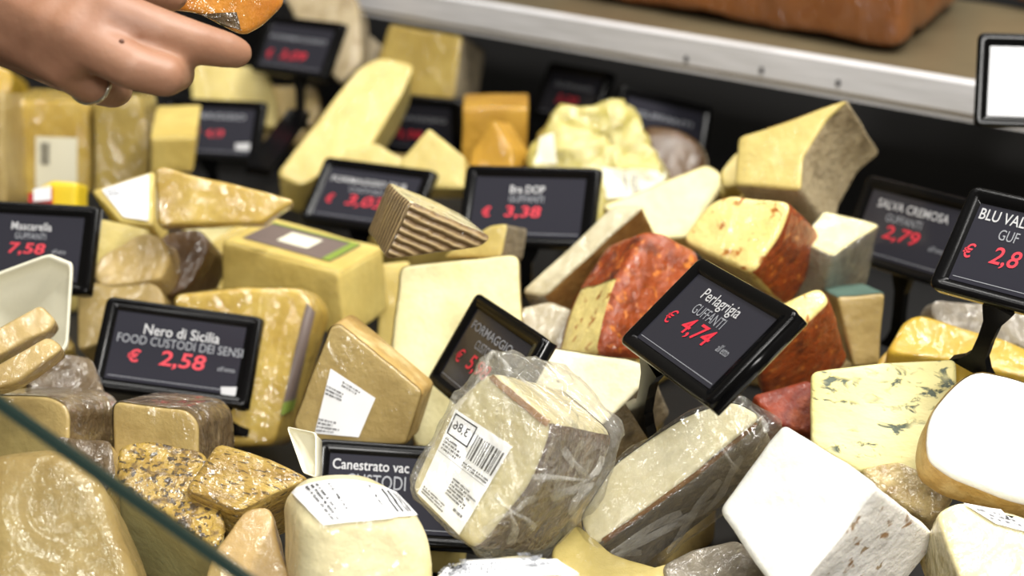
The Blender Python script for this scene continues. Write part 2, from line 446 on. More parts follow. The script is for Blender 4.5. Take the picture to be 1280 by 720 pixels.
def microtext(box, rows, seed, fill=.8):
    """rows of tiny word-shaped marks"""
    rnd = random.Random(seed); R = []; u0, v0, u1, v1 = box
    for k in range(rows):
        vb = v0 + (v1 - v0) * (k + .2) / rows; vt = v0 + (v1 - v0) * (k + .8) / rows; u = u0; end = u0 + (u1 - u0) * rnd.uniform(.6, 1)
        while u < end:
            wd = (u1 - u0) * rnd.uniform(.02, .05); R.append((u, vb, min(u + wd, u1), vt)); u += wd + (u1 - u0) * rnd.choice([.015, .015, .05])
    return R
def barcode(box, nb, seed, vertical=True):
    rnd = random.Random(seed); u0, v0, u1, v1 = box; R = []; u = u0
    while u < u1:
        wd = (u1 - u0) / nb * rnd.choice([.5, .5, .9, 1.3]); R.append((u, v0, min(u + wd, u1), v1)); u += wd + (u1 - u0) / nb * rnd.choice([.5, .8, 1.2])
    return R

# ------------------------------------------------------------------ the counter itself
def box8(name, c8, mat, parent=None, smooth=False):
    F = [(0, 1, 2, 3), (7, 6, 5, 4), (0, 4, 5, 1), (1, 5, 6, 2), (2, 6, 7, 3), (3, 7, 4, 0)]
    o = obj(name, c8, F, mat, parent, smooth=smooth)
    bm = bmesh.new(); bm.from_mesh(o.data); bmesh.ops.recalc_face_normals(bm, faces=bm.faces); bm.to_mesh(o.data); bm.free(); return o
def slab(name, p, x, y, z, mat, parent=None):
    return box8(name, [p, p + x, p + x + y, p + y, p + z, p + x + z, p + x + y + z, p + y + z], mat, parent)

DECK = 0.075
fl = slab('floor', Vector((-1.3, .1, DECK - .02)), Vector((2.6, 0, 0)), Vector((0, 2.4, 0)), Vector((0, 0, .02)), 'deck_black')
tag(fl, 'black display deck of the cheese counter under the heap', kind='structure')
wb = slab('wall_back', Vector((-1.3, 2.5, DECK - .02)), Vector((2.6, 0, 0)), Vector((0, .02, 0)), Vector((0, 0, .9)), 'wall_black')
tag(wb, 'black back wall of the cheese counter', kind='structure')

ZS = 0.226
PR = onz(1214, 153, ZS); PL = onz(600, 44, ZS)
sd = (PL - PR); sd.z = 0; sd.normalize(); sb = Vector((-sd.y, sd.x, 0)); sb = sb if sb.y > 0 else -sb
S0 = PR - sd * .35; SL = 1.55; LIPH = .031
shelf = thing('steel_shelf', 'long steel shelf with a pale front lip above the cheeses', 'shelf', S0)
slab('shelf_board', S0 + Vector((0, 0, .004)) + sb * .004, sd * SL, sb * .34, Vector((0, 0, LIPH - .006)), 'shelf_top', shelf)
slab('front_lip', S0, sd * SL, sb * .004, Vector((0, 0, LIPH)), 'shelf_steel', shelf)
slab('lip_flange', S0 + Vector((0, 0, LIPH)), sd * SL, sb * .016, Vector((0, 0, .0016)), 'shelf_steel', shelf)
slab('lip_groove', S0 + Vector((0, 0, .004)) - sb * .0008, sd * SL, sb * .0012, Vector((0, 0, .003)), 'shelf_top', shelf)
for px, py in ((952, 88), (1048, 104), (858, 74)):
    r = ray(px, py); q = CAM + r * ((S0 - CAM).dot(sb) / r.dot(sb)); V, F = [], []
    for k in range(12):
        a = k / 12 * 2 * math.pi; V.append(q + sd * math.cos(a) * .0022 + Vector((0, 0, math.sin(a) * .0035)) - sb * .001)
    for k in range(12):
        V.append(V[k] + sb * .002)
    F = [tuple(range(12))] + [(k, (k + 1) % 12, 12 + (k + 1) % 12, 12 + k) for k in range(12)]
    obj('screw', V, F, 'print_black', shelf)
# bright price strips of film stuck along the lip are left to the lip's own gloss

# glass guard close to the lens
GD = .56
ga, gb = P(-90, 436, GD), P(352, 750, GD)
gdir = (gb - ga); gdn = Vector((0, -.35, -1)).normalized(); gth = gdir.cross(gdn).normalized()
gth = gth if gth.dot(FWD) > 0 else -gth
guard = thing('glass_guard', 'clear glass guard panel with dark teal edge in front of the cheeses', 'glass panel', ga + gdn * .3)
slab('pane', ga + gdn * .0045, gdir, gth * .005, gdn * .24, 'guard_glass', guard)
slab('edge', ga, gdir, gth * .005, gdn * .0045, 'glass_edge', guard)

# ------------------------------------------------------------------ price displays
TW, TH, TT = .102, .064, .0105
def solve_pose(q):
    """pose of a TW x TH board whose corners (tl, tr, br, bl) appear at pixels q"""
    X = np.array([(-TW / 2, TH / 2, 0), (TW / 2, TH / 2, 0), (TW / 2, -TH / 2, 0), (-TW / 2, -TH / 2, 0)])
    q = np.array(q, float)
    def rot(v):
        a = np.linalg.norm(v)
        if a < 1e-9: return np.eye(3)
        k = v / a; K = np.array([[0, -k[2], k[1]], [k[2], 0, -k[0]], [-k[1], k[0], 0]])
        return np.eye(3) + math.sin(a) * K + (1 - math.cos(a)) * K @ K
    def res(p):
        Y = X @ rot(p[:3]).T + p[3:]
        return np.concatenate([(640 + FPX * Y[:, 0] / -Y[:, 2]) - q[:, 0], (360 - FPX * Y[:, 1] / -Y[:, 2]) - q[:, 1]])
    best = None
    for t in (-.4, .0, .4):
        for s in (-.6, 0, .6):
            hgt = np.linalg.norm(q[0] - q[3]); dep = FPX * TH / max(hgt, 1); c = q.mean(0)
            p = np.array([t, s, 0, (c[0] - 640) / FPX * dep, (360 - c[1]) / FPX * dep, -dep]); lam = 1e-2; e = res(p)
            for it in range(120):
                J = np.array([(res(p + np.eye(6)[k] * 1e-6) - e) / 1e-6 for k in range(6)]).T
                dp = np.linalg.solve(J.T @ J + lam * np.diag(np.diag(J.T @ J) + 1e-9), -J.T @ e); e2 = res(p + dp)
                if e2 @ e2 < e @ e: p, e, lam = p + dp, e2, lam * .4
                else: lam *= 4
                if lam > 1e9: break
            if best is None or e @ e < best[0] - 1: best = (e @ e, p)
    R = rot(best[1][:3]); T = best[1][3:]
    B = Matrix((RGT, UPV, -FWD)).transposed()
    Rw = B @ Matrix(R.tolist()); Tw = CAM + B @ Vector(T.tolist())
    return Rw, Tw, math.sqrt(best[0] / 4)

TAGS = {}
def price_tag(key, label, q, texts, stem=None, blot=None, shift=0.0):
    """texts: (string, u0, u1, v centre from top, height, material, shear, bold)"""
    R, T, err = solve_pose(q)
    if shift: T = CAM + (T - CAM) * (1 + shift)
    th = thing('price_display', label, 'price display', T, 'electronic price displays on stands'); TAGS[key] = (R, T)
    del th['group']
    L = lambda x, y, z: T + R @ Vector((x, y, z))
    hw, hh = TW / 2, TH / 2
    # frame: lofted rings, outer back -> outer front -> inner front -> recess
    il, ir, it, ib = .0085, .0095, .0085, .0075
    def ring(x0, x1, y0, y1, z, r):
        o = []
        for cx, cy, a0 in ((x1 - r, y1 - r, 0), (x0 + r, y1 - r, 90), (x0 + r, y0 + r, 180), (x1 - r, y0 + r, 270)):
            for k in range(5): a = math.radians(a0 + 22.5 * k); o.append(L(cx + r * math.cos(a), cy + r * math.sin(a), z))
        return o
    rs = [ring(-hw + .004, hw - .004, -hh + .004, hh - .004, -TT, .004), ring(-hw + .001, hw - .001, -hh + .001, hh - .001, -TT + .001, .004),
          ring(-hw, hw, -hh, hh, -.002, .0045), ring(-hw + .0008, hw - .0008, -hh + .0008, hh - .0008, -.0004, .004), ring(-hw + .002, hw - .002, -hh + .002, hh - .002, 0, .0035),
          ring(-hw + il - .001, hw - ir + .001, -hh + ib - .001, hh - it + .001, -.0006, .0012), ring(-hw + il, hw - ir, -hh + ib, hh - it, -.0026, .001)]
    V = [v for r in rs for v in r]; F = [tuple(reversed(range(20)))]
    for a in range(len(rs) - 1):
        for k in range(20): F.append((a * 20 + k, a * 20 + (k + 1) % 20, a * 20 + 20 + (k + 1) % 20, a * 20 + 20 + k))
    F.append(tuple(range((len(rs) - 1) * 20, len(rs) * 20)))
    fr = obj('frame', V, F, 'tag_plastic', th, smooth=False)
    for p in fr.data.polygons: p.use_smooth = len(p.vertices) == 4
    # hinge tube along the right edge
    hv, hf = [], []
    for j, y in enumerate((-hh + .001, hh - .001)):
        for k in range(14):
            a = k / 14 * 2 * math.pi; hv.append(L(hw - .0045 + .0055 * math.cos(a), y, -.0062 + .0055 * math.sin(a)))
    hf = [(k, (k + 1) % 14, 14 + (k + 1) % 14, 14 + k) for k in range(14)] + [tuple(reversed(range(14))), tuple(range(14, 28))]
    obj('hinge_tube', hv, hf, 'tag_plastic', th)
    scr = obj('screen', [L(-hw + il + .0003, -hh + ib + .0003, -.0022), L(hw - ir - .0003, -hh + ib + .0003, -.0022), L(hw - ir - .0003, hh - it - .0003, -.0022), L(-hw + il + .0003, hh - it - .0003, -.0022)], [(0, 1, 2, 3)], 'tag_screen', th, smooth=False)
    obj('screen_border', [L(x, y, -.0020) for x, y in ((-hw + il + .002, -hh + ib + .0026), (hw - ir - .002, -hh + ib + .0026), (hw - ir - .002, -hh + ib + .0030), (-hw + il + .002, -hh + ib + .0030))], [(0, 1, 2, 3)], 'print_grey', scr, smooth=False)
    for (tx, u0, u1, vc, ht, mat, sh, bo) in texts:
        tv, tf, asp = textmesh(tx, sh, bo)
        obj('lettering', [L(-hw + TW * (u0 + (u1 - u0) * x), hh - TH * (vc + ht / 2) + TH * ht * y, -.0019) for x, y in tv], tf, mat, scr, smooth=False)
    if blot:
        u0, u1, v0, v1 = blot
        obj('worn_patch', [L(-hw + TW * u, hh - TH * v, -.0018) for u, v in ((u0, v0 + .02), (u0 + .01, v1), (u1, v1), (u1, v0))], [(0, 1, 2, 3)], 'print_white', scr, smooth=False)
    # stem: a flared flat bar from behind the lower edge down into the heap
    top = L(0, -hh + .004, -TT - .003)
    if stem is None: stem = (0.0, .035, .05)
    if len(stem) == 4: top = L(stem[3], -hh + .004, -TT - .003)
    bot = top + Vector((stem[0], stem[1], -stem[2]))
    ax = (bot - top); ln = ax.length; ax.normalize(); sx = (R @ Vector((1, 0, 0))); sx = (sx - ax * sx.dot(ax)).normalized(); sy = ax.cross(sx)
    SV, SF = [], []
    prof = [(0, .009), (.12, .007), (.25, .0045), (.5, .004), (.75, .0045), (.88, .008), (1, .014)]
    for t, wd in prof:
        for a, b in ((-1, -1), (1, -1), (1, 1), (-1, 1)): SV.append(top + ax * ln * t + sx * wd * a + sy * .003 * b)
    for k in range(len(prof) - 1):
        for m in range(4): SF.append((k * 4 + m, k * 4 + (m + 1) % 4, k * 4 + 4 + (m + 1) % 4, k * 4 + 4 + m))
    SF += [(3, 2, 1, 0), tuple(range(len(SV) - 4, len(SV)))]
    obj('stem', SV, SF, 'tag_plastic', th, smooth=False)
    print('TAG', key, 'err %.1f' % err, 'loc', [round(c, 3) for c in T], 'depth %.3f' % (T - CAM).dot(FWD), 'n', [round(c, 2) for c in R @ Vector((0, 0, 1))])
    return th
Wt, Gt, Rt = 'print_white', 'print_grey', 'print_red'
price_tag('perla', 'tilted black price display reading Perlagrigia, standing before the red-rind cheeses', [(872, 318), (1001, 389), (880, 505), (775, 426)],
    [('Perlagrigia', .26, .64, .27, .14, Wt, 0, .006), ('GUFFANTI', .29, .60, .40, .10, Gt, 0, 0), ('€', .15, .22, .57, .14, Rt, .2, .004), ('4,74', .32, .61, .57, .19, Rt, .2, .012), ("all'etto", .70, .81, .57, .075, Gt, 0, 0)], stem=(.0, .05, .06, -.032))
price_tag('blu', 'black price display reading BLU VAL on a flared stem above yellow wedge', [(1217, 231), (1442, 280), (1392, 420), (1156, 356)],
    [('BLU VAL', .107, .362, .23, .105, Wt, 0, .009), ('GUF', .25, .36, .38, .10, Gt, 0, 0), ('€', .10, .16, .585, .14, Rt, .2, .012), ('2,8', .255, .415, .585, .19, Rt, .2, .012)], stem=(-.005, .015, .045, -.014))
price_tag('salva', 'black price display reading SALVA CREMOSA against the dark gap', [(1083, 217), (1226, 253), (1184, 362), (1047, 322)],
    [('SALVA CREMOSA', .17, .80, .27, .10, Wt, 0, .009), ('GUFFANTI', .28, .60, .41, .09, Gt, 0, 0), ('€', .12, .19, .58, .13, Rt, .2, .012), ('2,79', .30, .62, .58, .18, Rt, .2, .012), ("all'etto", .72, .86, .62, .06, Gt, 0, 0)], stem=(.0, .0, .06))
price_tag('nero', 'black price display reading Nero di Sicilia with a worn white patch', [(134, 370), (329, 394), (310, 511), (109, 481)],
    [('Nero di Sicilia', .27, .75, .30, .115, Wt, 0, .009), ('FOOD CUSTODI DEI SENSI', .115, .91, .425, .095, Gt, 0, 0), ('€', .20, .28, .60, .14, Rt, .12, .02), ('2,58', .40, .69, .60, .19, Rt, .12, .014), ("all'etto", .77, .88, .62, .05, Gt, 0, 0)], stem=(.0, .02, .03, .032), blot=(.81, .91, .79, .89))
price_tag('canes', 'black price display reading Canestrato vac behind the sticker-topped white cheese', [(394, 547), (612, 560), (606, 688), (386, 672)],
    [('Canestrato vac', .105, .545, .24, .105, Wt, 0, .009), ('CUSTODI', .19, .53, .40, .14, Gt, 0, 0)], stem=(0, .03, .05))
price_tag('guff', 'black price display tilted sideways and half hidden behind the film-wrapped wedge', [(596, 361), (681, 424), (612, 541), (531, 478)],
    [('FORMAGGIO', .14, .72, .28, .09, Gt, 0, .009), ('CUSTODI', .30, .55, .42, .09, Gt, 0, 0), ('€', .15, .24, .60, .14, Rt, .2, .012), ('5,98', .32, .62, .60, .18, Rt, .2, .012)], stem=(0, .03, .06))
price_tag('bra', 'black price display reading Bra DOP behind the grey-faced brown wedge', [(581, 203), (753, 208), (741, 311), (566, 306)],
    [('Bra DOP', .35, .61, .29, .10, Wt, 0, .012), ('GUFFANTI', .35, .61, .41, .085, Gt, 0, 0), ('€', .16, .23, .58, .13, Rt, .1, .02), ('3,38', .33, .60, .58, .16, Rt, .1, .014)], stem=(0, .03, .05), shift=.03)
price_tag('form', 'black price display with price 3,03 behind the ribbed-rind wedge', [(406, 196), (545, 211), (512, 296), (373, 273)],
    [('FORMAGGIO DI B', .13, .80, .30, .085, Wt, 0, .009), ('CUSTODI', .32, .62, .43, .075, Gt, 0, 0), ('€', .15, .22, .60, .14, Rt, .2, .015), ('3,03', .33, .66, .60, .18, Rt, .2, .012)], stem=(0, .03, .05))
price_tag('masc', 'black price display with price 7,58 behind the white foam tray', [(-68, 247), (126, 256), (112, 368), (-84, 356)],
    [('Mascarella', .44, .70, .27, .09, Wt, 0, .009), ('GUFFANTI', .47, .67, .38, .07, Gt, 0, 0), ('€', .29, .345, .53, .12, Rt, .15, .015), ('7,58', .44, .675, .53, .14, Rt, .15, .012), ("all'etto", .72, .81, .54, .05, Gt, 0, 0)], stem=(0, .03, .05))
price_tag('glare', 'black price display with a glaring white screen in front of the steel shelf', [(1223, 40), (1418, 46), (1412, 164), (1217, 158)], [], stem=(.02, .03, .09))
price_tag('far_mid', 'black price display behind the pale triangular wedge tips', [(451, 115), (574, 128), (578, 202), (457, 190)],
    [('FORMAGGIO', .12, .85, .36, .08, Gt, 0, .009), ('€', .12, .2, .65, .15, Rt, .15, .015), ('3,98', .33, .6, .65, .17, Rt, .15, .012)], stem=(0, .03, .05))
price_tag('far_left', 'black price display with a worn white patch below the hand', [(204, 121), (333, 126), (321, 204), (193, 196)],
    [('FORMAGGIO', .12, .82, .27, .09, Gt, 0, .009), ('€', .32, .4, .56, .13, Rt, .15, .015), ('4,19', .46, .63, .56, .14, Rt, .15, .012)], stem=(0, .03, .05), blot=(.76, .90, .68, .80))
price_tag('far_top', 'black price display on a tall stem beside the fingertip', [(337, 20), (427, 30), (402, 98), (315, 85)],
    [('FORMAGGIO', .12, .85, .36, .07, Gt, 0, .01), ('€', .14, .22, .66, .15, Rt, .15, .015), ('3,09', .32, .66, .66, .17, Rt, .15, .012)], stem=(.0, -.02, .05, .008), shift=-.06)
FT = [o for o in COL.objects if o.name.startswith('price_display') and o.type == 'EMPTY'][-1]
a0, a1 = P(374, 142, 1.61), P(322, 214, 1.42); ad = (a1 - a0).normalized(); aw = ad.cross(FWD).normalized() * .011; at_ = ad.cross(aw).normalized() * .004
box8('stand_arm', [a0 - aw - at_, a0 + aw - at_, a0 + aw + at_, a0 - aw + at_, a1 - aw - at_, a1 + aw - at_, a1 + aw + at_, a1 - aw + at_], 'tag_plastic', FT)
price_tag('dark_a', 'black price display in shadow below the shelf, standing askew', [(686, 76), (764, 90), (736, 162), (662, 146)],
    [('GUFFANTI', .2, .8, .35, .08, Gt, 0, .01), ('3,29', .3, .65, .6, .17, Rt, .15, .02)], stem=(0, .03, .05))
price_tag('dark_b', 'black price display in shadow behind the crumbly film-wrapped cheese', [(786, 114), (884, 138), (874, 206), (774, 184)],
    [('GUFFANTI', .2, .8, .35, .08, Gt, 0, .01)], stem=(0, .03, .04), shift=-.14)

# ------------------------------------------------------------------ the cheeses, front to back
# front row
wedge('white', 'white_cheese_block', 'chalk white soft cheese block with brown-flecked cut side', [(977, 527), (1099, 603), (985, 757), (899, 641)], (-.5, .4, .77), .095, 'paste_flecked',
      'rind_bloomy', ('cap',), lift=.03, rc=0.004, re=0.0035, wob=.0022)
wedge('speck', 'grey_rind_wedge', 'cream wedge with grey rind in loose film beside the white block', [(722, 650), (766, 579), (866, 514), (917, 499), (951, 520), (866, 592), (742, 682)], (-.32, .43, .85), .062, 'paste_cream',
      'rind_grey_film', ('S', 'back'), lift=.012, rc=.006, re=.003)
wedge('film', 'film_wrapped_wedge', 'film-wrapped cream wedge with a large white barcode sticker', [(612, 460), (690, 526), (660, 604), (592, 690), (508, 612), (566, 503)], (-.47, .17, .87), .075, 'paste_cream_film',
      'rind_cloth', (1, 2, 'back'), lift=.045, rc=.008, re=.004)
wedge('speck2', 'grey_rind_wedge', 'unwrapped cream wedge with black specks behind the barcode sticker wedge', [(648, 452), (676, 433), (790, 448), (818, 462), (746, 537), (680, 520)], (-.25, .5, .83), .06, 'paste_cream',
      'rind_grey', ('S', 'back'), lift=.0, rc=.007, re=.003)
wedge('round', 'soft_round_cheese', 'rounded ivory cheese with a white sticker over its top', [(378, 660), (400, 634), (440, 622), (490, 624), (522, 640), (548, 690), (552, 790), (378, 790)], (.32, -.11, .94), .07, 'paste_soft',
      lift=0.03, rc=0.02, re=0.02, taper=.9, bulge=.05)
wedge('round2', 'soft_round_cheese', 'rounded ivory cheese under a crumpled white sticker below the film-wrapped wedge', [(522, 728), (562, 690), (662, 680), (718, 694), (742, 726), (700, 800), (540, 800)], (0, .75, .66), .05, 'paste_soft', lift=.015, rc=.018, re=.012)
wedge('lowyel', 'yellow_wedge', 'plain pale yellow wedge under the film-wrapped and grey-rind wedges', [(690, 686), (720, 654), (760, 690), (830, 712), (852, 700), (890, 722), (850, 800), (690, 800)], (0, .8, .6), .04, 'paste_straw', lift=-.03)
wedge('lowgrey', 'grey_rind_wedge', 'dark grey rind wedge lying under the white block', [(830, 706), (868, 686), (922, 674), (970, 722), (950, 790), (850, 790)], (0, .8, .6), .04, 'paste_cream', 'rind_grey_film', 'all', lift=-.03)
wedge('brie', 'bloomy_rind_wheel', 'chalk white bloomy wheel with a tan rim resting on the blue-veined wedge', [(1155, 557), (1158, 530), (1168, 508), (1192, 480), (1222, 459), (1290, 474), (1400, 530), (1390, 640), (1280, 631), (1189, 598), (1160, 578)], (-.05, .42, .9), .03, 'rind_bloomy',
      'rind_tan', ('S', 'back'), lift=.035, rc=.012, re=.006)
wedge('blue', 'blue_veined_wedge', 'pale yellow wedge with blue-grey mould veins', [(1014, 464), (1100, 453), (1195, 448), (1200, 600), (1074, 592), (1014, 556)], (-.18, .3, .93), .05, 'paste_blue', lift=.015, rc=.004, re=.003)
wedge('mottle', 'mottled_rind_wedge', 'small wedge with streaky brown and cream rind below the blue-veined cheese', [(1076, 586), (1150, 568), (1192, 618), (1164, 650), (1098, 610)], (0, .6, .8), .045, 'paste_tan_film', 'rind_mottled', 'all', lift=-.012)
wedge('lowcream', 'film_wrapped_wedge', 'pale cream film-wrapped wedge under the tan rim of the white wheel', [(1170, 640), (1200, 626), (1300, 650), (1310, 770), (1215, 770)], (0, .55, .83), .05, 'paste_cream_film', lift=-.0, rc=.012)
wedge('glasstan', 'tan_block', 'large tan film-wrapped block behind the glass guard', [(-30, 562), (62, 552), (92, 568), (124, 597), (138, 622), (180, 728), (170, 810), (-30, 810)], (.12, .35, .93), .09, 'paste_dull_tan', lift=.03, rc=.016, re=.012, wob=.003)
wedge('glasssmall', 'film_wrapped_wedge', 'small tan wedge edge between the tan block and pepper cheese', [(69, 546), (138, 551), (144, 592), (125, 625), (80, 610)], (0, .4, .91), .04, 'paste_tan_film', 'rind_dark_film', ('cap',), lift=-.005)
wedge('pepper', 'pepper_cheese', 'yellow wedge crusted with black pepper and a pale sage cut side', [(150, 556), (190, 552), (256, 566), (281, 664), (271, 685), (175, 619), (146, 602)], (.12, .72, .68), .07, 'paste_sage', 'rind_pepper', ('cap', 2), lift=.005, rc=.006)
wedge('pepper2', 'pepper_cheese', 'pepper-crusted wedge under streaky stretched film', [(272, 553), (338, 573), (388, 598), (345, 617), (300, 640), (232, 612)], (.05, .6, .8), .045, 'paste_yellow_film', 'rind_streaky', ('cap', 'S'), lift=.01)
wedge('tanlow', 'tan_block', 'tan film-wrapped wedge beside the sticker-topped ivory cheese', [(262, 700), (304, 637), (336, 632), (346, 680), (372, 735), (300, 790), (255, 740)], (0, .5, .86), .05, 'paste_dull_tan', lift=.0, rc=.012)

# second row, left
wedge('nl', 'dark_rind_wedge', 'film-wrapped tan wedge with brown rind end, below the foam tray', [(-30, 494), (66, 497), (88, 512), (86, 600), (-30, 600)], (-.3, -.04, .95), .05, 'paste_beige', 'rind_dark_film', ('S', 'back'), lift=.0, rc=0.006)
wedge('nr', 'dark_rind_wedge', 'film-wrapped tan wedge with smooth cut face directly below the Nero display', [(141, 502), (233, 514), (247, 530), (250, 600), (143, 600)], (-.22, -.06, .97), .05, 'paste_beige', 'rind_dark_film', ('S', 'back'), lift=.0, rc=0.006)
wedge('nb', 'dark_rind_wedge', 'dark film-covered wedge between the foam tray and Nero display', [(28, 480), (56, 453), (82, 440), (112, 446), (128, 492), (60, 500)], (0, .6, .8), .05, 'paste_beige', 'rind_dark_film', 'all', lift=.0)
wedge('bigyel', 'yellow_block', 'large golden film-wrapped block with a purple side label behind Nero display', [(214, 367), (300, 358), (378, 361), (394, 384), (342, 556), (272, 558), (240, 500)], (-.2, .1, .97), .036, 'paste_yellow_film', 'paste_yellow_film', ('S',), lift=-0.03, rc=0.007, re=0.004)
wedge('labelblock', 'yellow_block', 'yellow block with a grey and green paper label on top', [(275, 300), (424, 341), (434, 425), (275, 372)], (-.36, -.28, .89), .07, 'paste_yellow', 'paste_yellow', (0,), lift=-0.014, rc=.004, re=.003)
wedge('stick5', 'film_wrapped_wedge', 'dull tan film-wrapped triangular wedge with a printed white sticker', [(413, 408), (424, 404), (528, 490), (507, 556), (380, 560), (366, 530)], (-.15, -.12, .98), .035, 'paste_beige', 'rind_tan', ('S',), lift=0.002, rc=0.003, re=0.002)
wedge('pale', 'pale_wedge', 'large plain pale wedge behind the sideways price display', [(500, 331), (648, 318), (652, 400), (640, 560), (520, 560), (490, 435)], (0.02, .2, .98), .06, 'paste_pale', 'rind_tan', ('S',), lift=-0.015, rc=.006)
wedge('ribbed', 'ribbed_rind_wedge', 'film-wrapped wedge with ribbed brown rind lying on top of the pale wedge', [(512, 251), (614, 297), (601, 307), (520, 319), (480, 324)], (.32, -.32, .89), .052, 'paste_cream_film', 'rind_ribbed', ('cap', 4), lift=.085, rc=.004, re=.002, taper=.92)
wedge('ribunder', 'grey_rind_wedge', 'small yellow wedge with grey rind end under the ribbed wedge', [(552, 322), (612, 282), (634, 279), (626, 322)], (-.4, .05, .9), .035, 'paste_straw', 'rind_grey', (2,), lift=.035)
wedge('stickA', 'cheese_stick', 'thin tan cheese stick lying in the foam tray, the upper one', [(-30, 424), (50, 381), (70, 400), (62, 412), (-30, 458)], (.1, .3, .95), .018, 'paste_tan_film', lift=.045, rc=.004)
wedge('stickB', 'cheese_stick', 'thin tan cheese stick lying in the foam tray, the lower one', [(-30, 470), (62, 418), (80, 434), (20, 478), (-30, 492)], (.1, .3, .95), .018, 'paste_tan_film', lift=.05, rc=.004)

# second row, right
wedge('greylow', 'film_wrapped_wedge', 'dull grey-beige piece in cloudy film below the brown-rind wedge', [(650, 384), (690, 376), (720, 388), (728, 446), (690, 470), (654, 450)], (0, .25, .97), .03, 'paste_cloudy', lift=-.012, rc=.006, wob=.003)
wedge('shade_side_fill', 'yellow_wedge', 'added yellow filler wedge between the labelled yellow block and pale wedge', [(474, 330), (512, 326), (512, 450), (470, 450)], (0, .1, .99), .03, 'paste_yellow', d=1.20)  # added filler, standing in for the labelled block's shaded side
wedge('greyface', 'brown_rind_wedge', 'upright wedge with dull grey cut face and brown rind by the Bra display', [(769, 256), (804, 258), (680, 369), (652, 366)], (-.3, .45, .84), .058, 'paste_beige', 'rind_brown', (1, 'back'), lift=0.03, rc=.004, skins=[('grey_cut_face', 'paste_greycut', ('cap',)), ('end_rind', 'rind_grey_film', (2,))])
wedge('creamtri', 'pale_wedge', 'smooth cream triangular wedge behind the red-rind cheeses', [(752, 258), (884, 205), (898, 214), (906, 232), (858, 296), (815, 300)], (-.12, .45, .88), .04, 'paste_pale', 'rind_tan', ('S',), lift=.02, rc=.004)
wedge('redA', 'red_rind_wedge', 'red spiced rind wedge with a yellow cut side, leaning beside the Perlagrigia display', [(774, 345), (812, 289), (832, 290), (876, 317), (860, 430), (797, 452), (746, 444)], (.5, .15, .85), .05, 'paste_eyes', 'rind_red', ('cap', 0, 1, 2, 3, 'back'), lift=0.035, rc=.008, re=.006, wob=.002)
wedge('redB', 'red_rind_wedge', 'yellow cheese with small orange-rimmed holes and red spiced rind, on top of its pile', [(850, 300), (890, 248), (912, 241), (990, 251), (976, 289), (940, 343)], (-.45, .3, .84), .078, 'paste_eyes', 'rind_red', (2, 3, 4, 'back'), lift=.065, rc=.007, re=.004, wob=.002)
wedge('redC', 'red_rind_wedge', 'red spiced rind wedge with a yellow corner beneath the holed yellow piece', [(925, 404), (985, 371), (1027, 355), (1039, 374), (1004, 408), (940, 445)], (-.3, .55, .78), .078, 'paste_eyes', 'rind_red', (2, 3, 4, 5, 'back'), lift=.03, rc=.007, re=.005, wob=.002)
wedge('redD', 'red_rind_wedge', 'deep orange-red rind piece at the bottom of its pile, beside blue-veined wedge', [(940, 496), (1014, 474), (1032, 548), (970, 530)], (0, .5, .86), .05, 'paste_eyes', 'rind_deep_red', 'all', lift=-.005)
wedge('filmr', 'film_wrapped_wedge', 'cream-topped wedge with grey-brown sides in film before the Salva display', [(1030, 263), (1099, 281), (1042, 319), (1000, 300)], (.02, .75, .66), .055, 'paste_pale', 'rind_grey_film', ('S',), lift=.045, rc=.003, re=.002)
wedge('teal', 'pale_wedge', 'pale wedge with a teal top edge beside the red-rind pile', [(1046, 371), (1106, 367), (1100, 456), (1068, 458)], (0, -.1, .99), .06, 'paste_beige', 'cap_teal', (0,), lift=.0, rc=.003)
wedge('gouda', 'yellow_wedge', 'bright yellow film-wrapped wedge behind the white wheel', [(1106, 440), (1128, 401), (1146, 391), (1255, 420), (1300, 440), (1300, 475), (1196, 452)], (0, .7, .71), .028, 'paste_bright_yellow', lift=.012, rc=.008, re=.005)
wedge('gouda2', 'yellow_wedge', 'bright yellow film-wrapped wedge lying under another yellow wedge', [(1096, 452), (1112, 433), (1244, 462), (1240, 490), (1100, 475)], (0, .7, .71), .03, 'paste_bright_yellow', lift=-.012, rc=.006)
wedge('clearpack', 'film_wrapped_wedge', 'greyish crumpled film parcel behind the bright yellow wedge', [(1165, 372), (1240, 378), (1300, 390), (1300, 440), (1200, 420), (1162, 396)], (0, .3, .95), .05, 'rind_grey_film', lift=.005, rc=.008, wob=.004)
wedge('topright', 'grey_rind_wedge', 'tall yellow wedge with rough grey rind in front of the steel shelf', [(922, 172), (957, 160), (1060, 124), (1032, 150), (1004, 198), (1000, 238), (918, 232)], (-.48, .42, .77), .075, 'paste_straw', 'rind_tan_grey', (1, 2, 3, 4, 5, 'back'), lift=.085, rc=.004, re=.003, skins=[('upper_crust', 'rind_tan', (1,))])
wedge('toprightlow', 'pale_wedge', 'pale wedge with grey side rind beneath the tall grey-rind wedge', [(905, 240), (942, 229), (1001, 233), (1004, 247), (962, 266), (908, 262)], (-.35, .55, .76), .055, 'paste_straw', 'rind_tan_grey', ('S',), lift=0.03, rc=.004)
wedge('topsmall', 'pale_wedge', 'small pale wedge tip peeking out beside the tall grey-rind wedge', [(898, 216), (921, 188), (940, 196), (930, 232), (905, 236)], (-.1, .3, .95), .04, 'paste_straw', lift=.05)

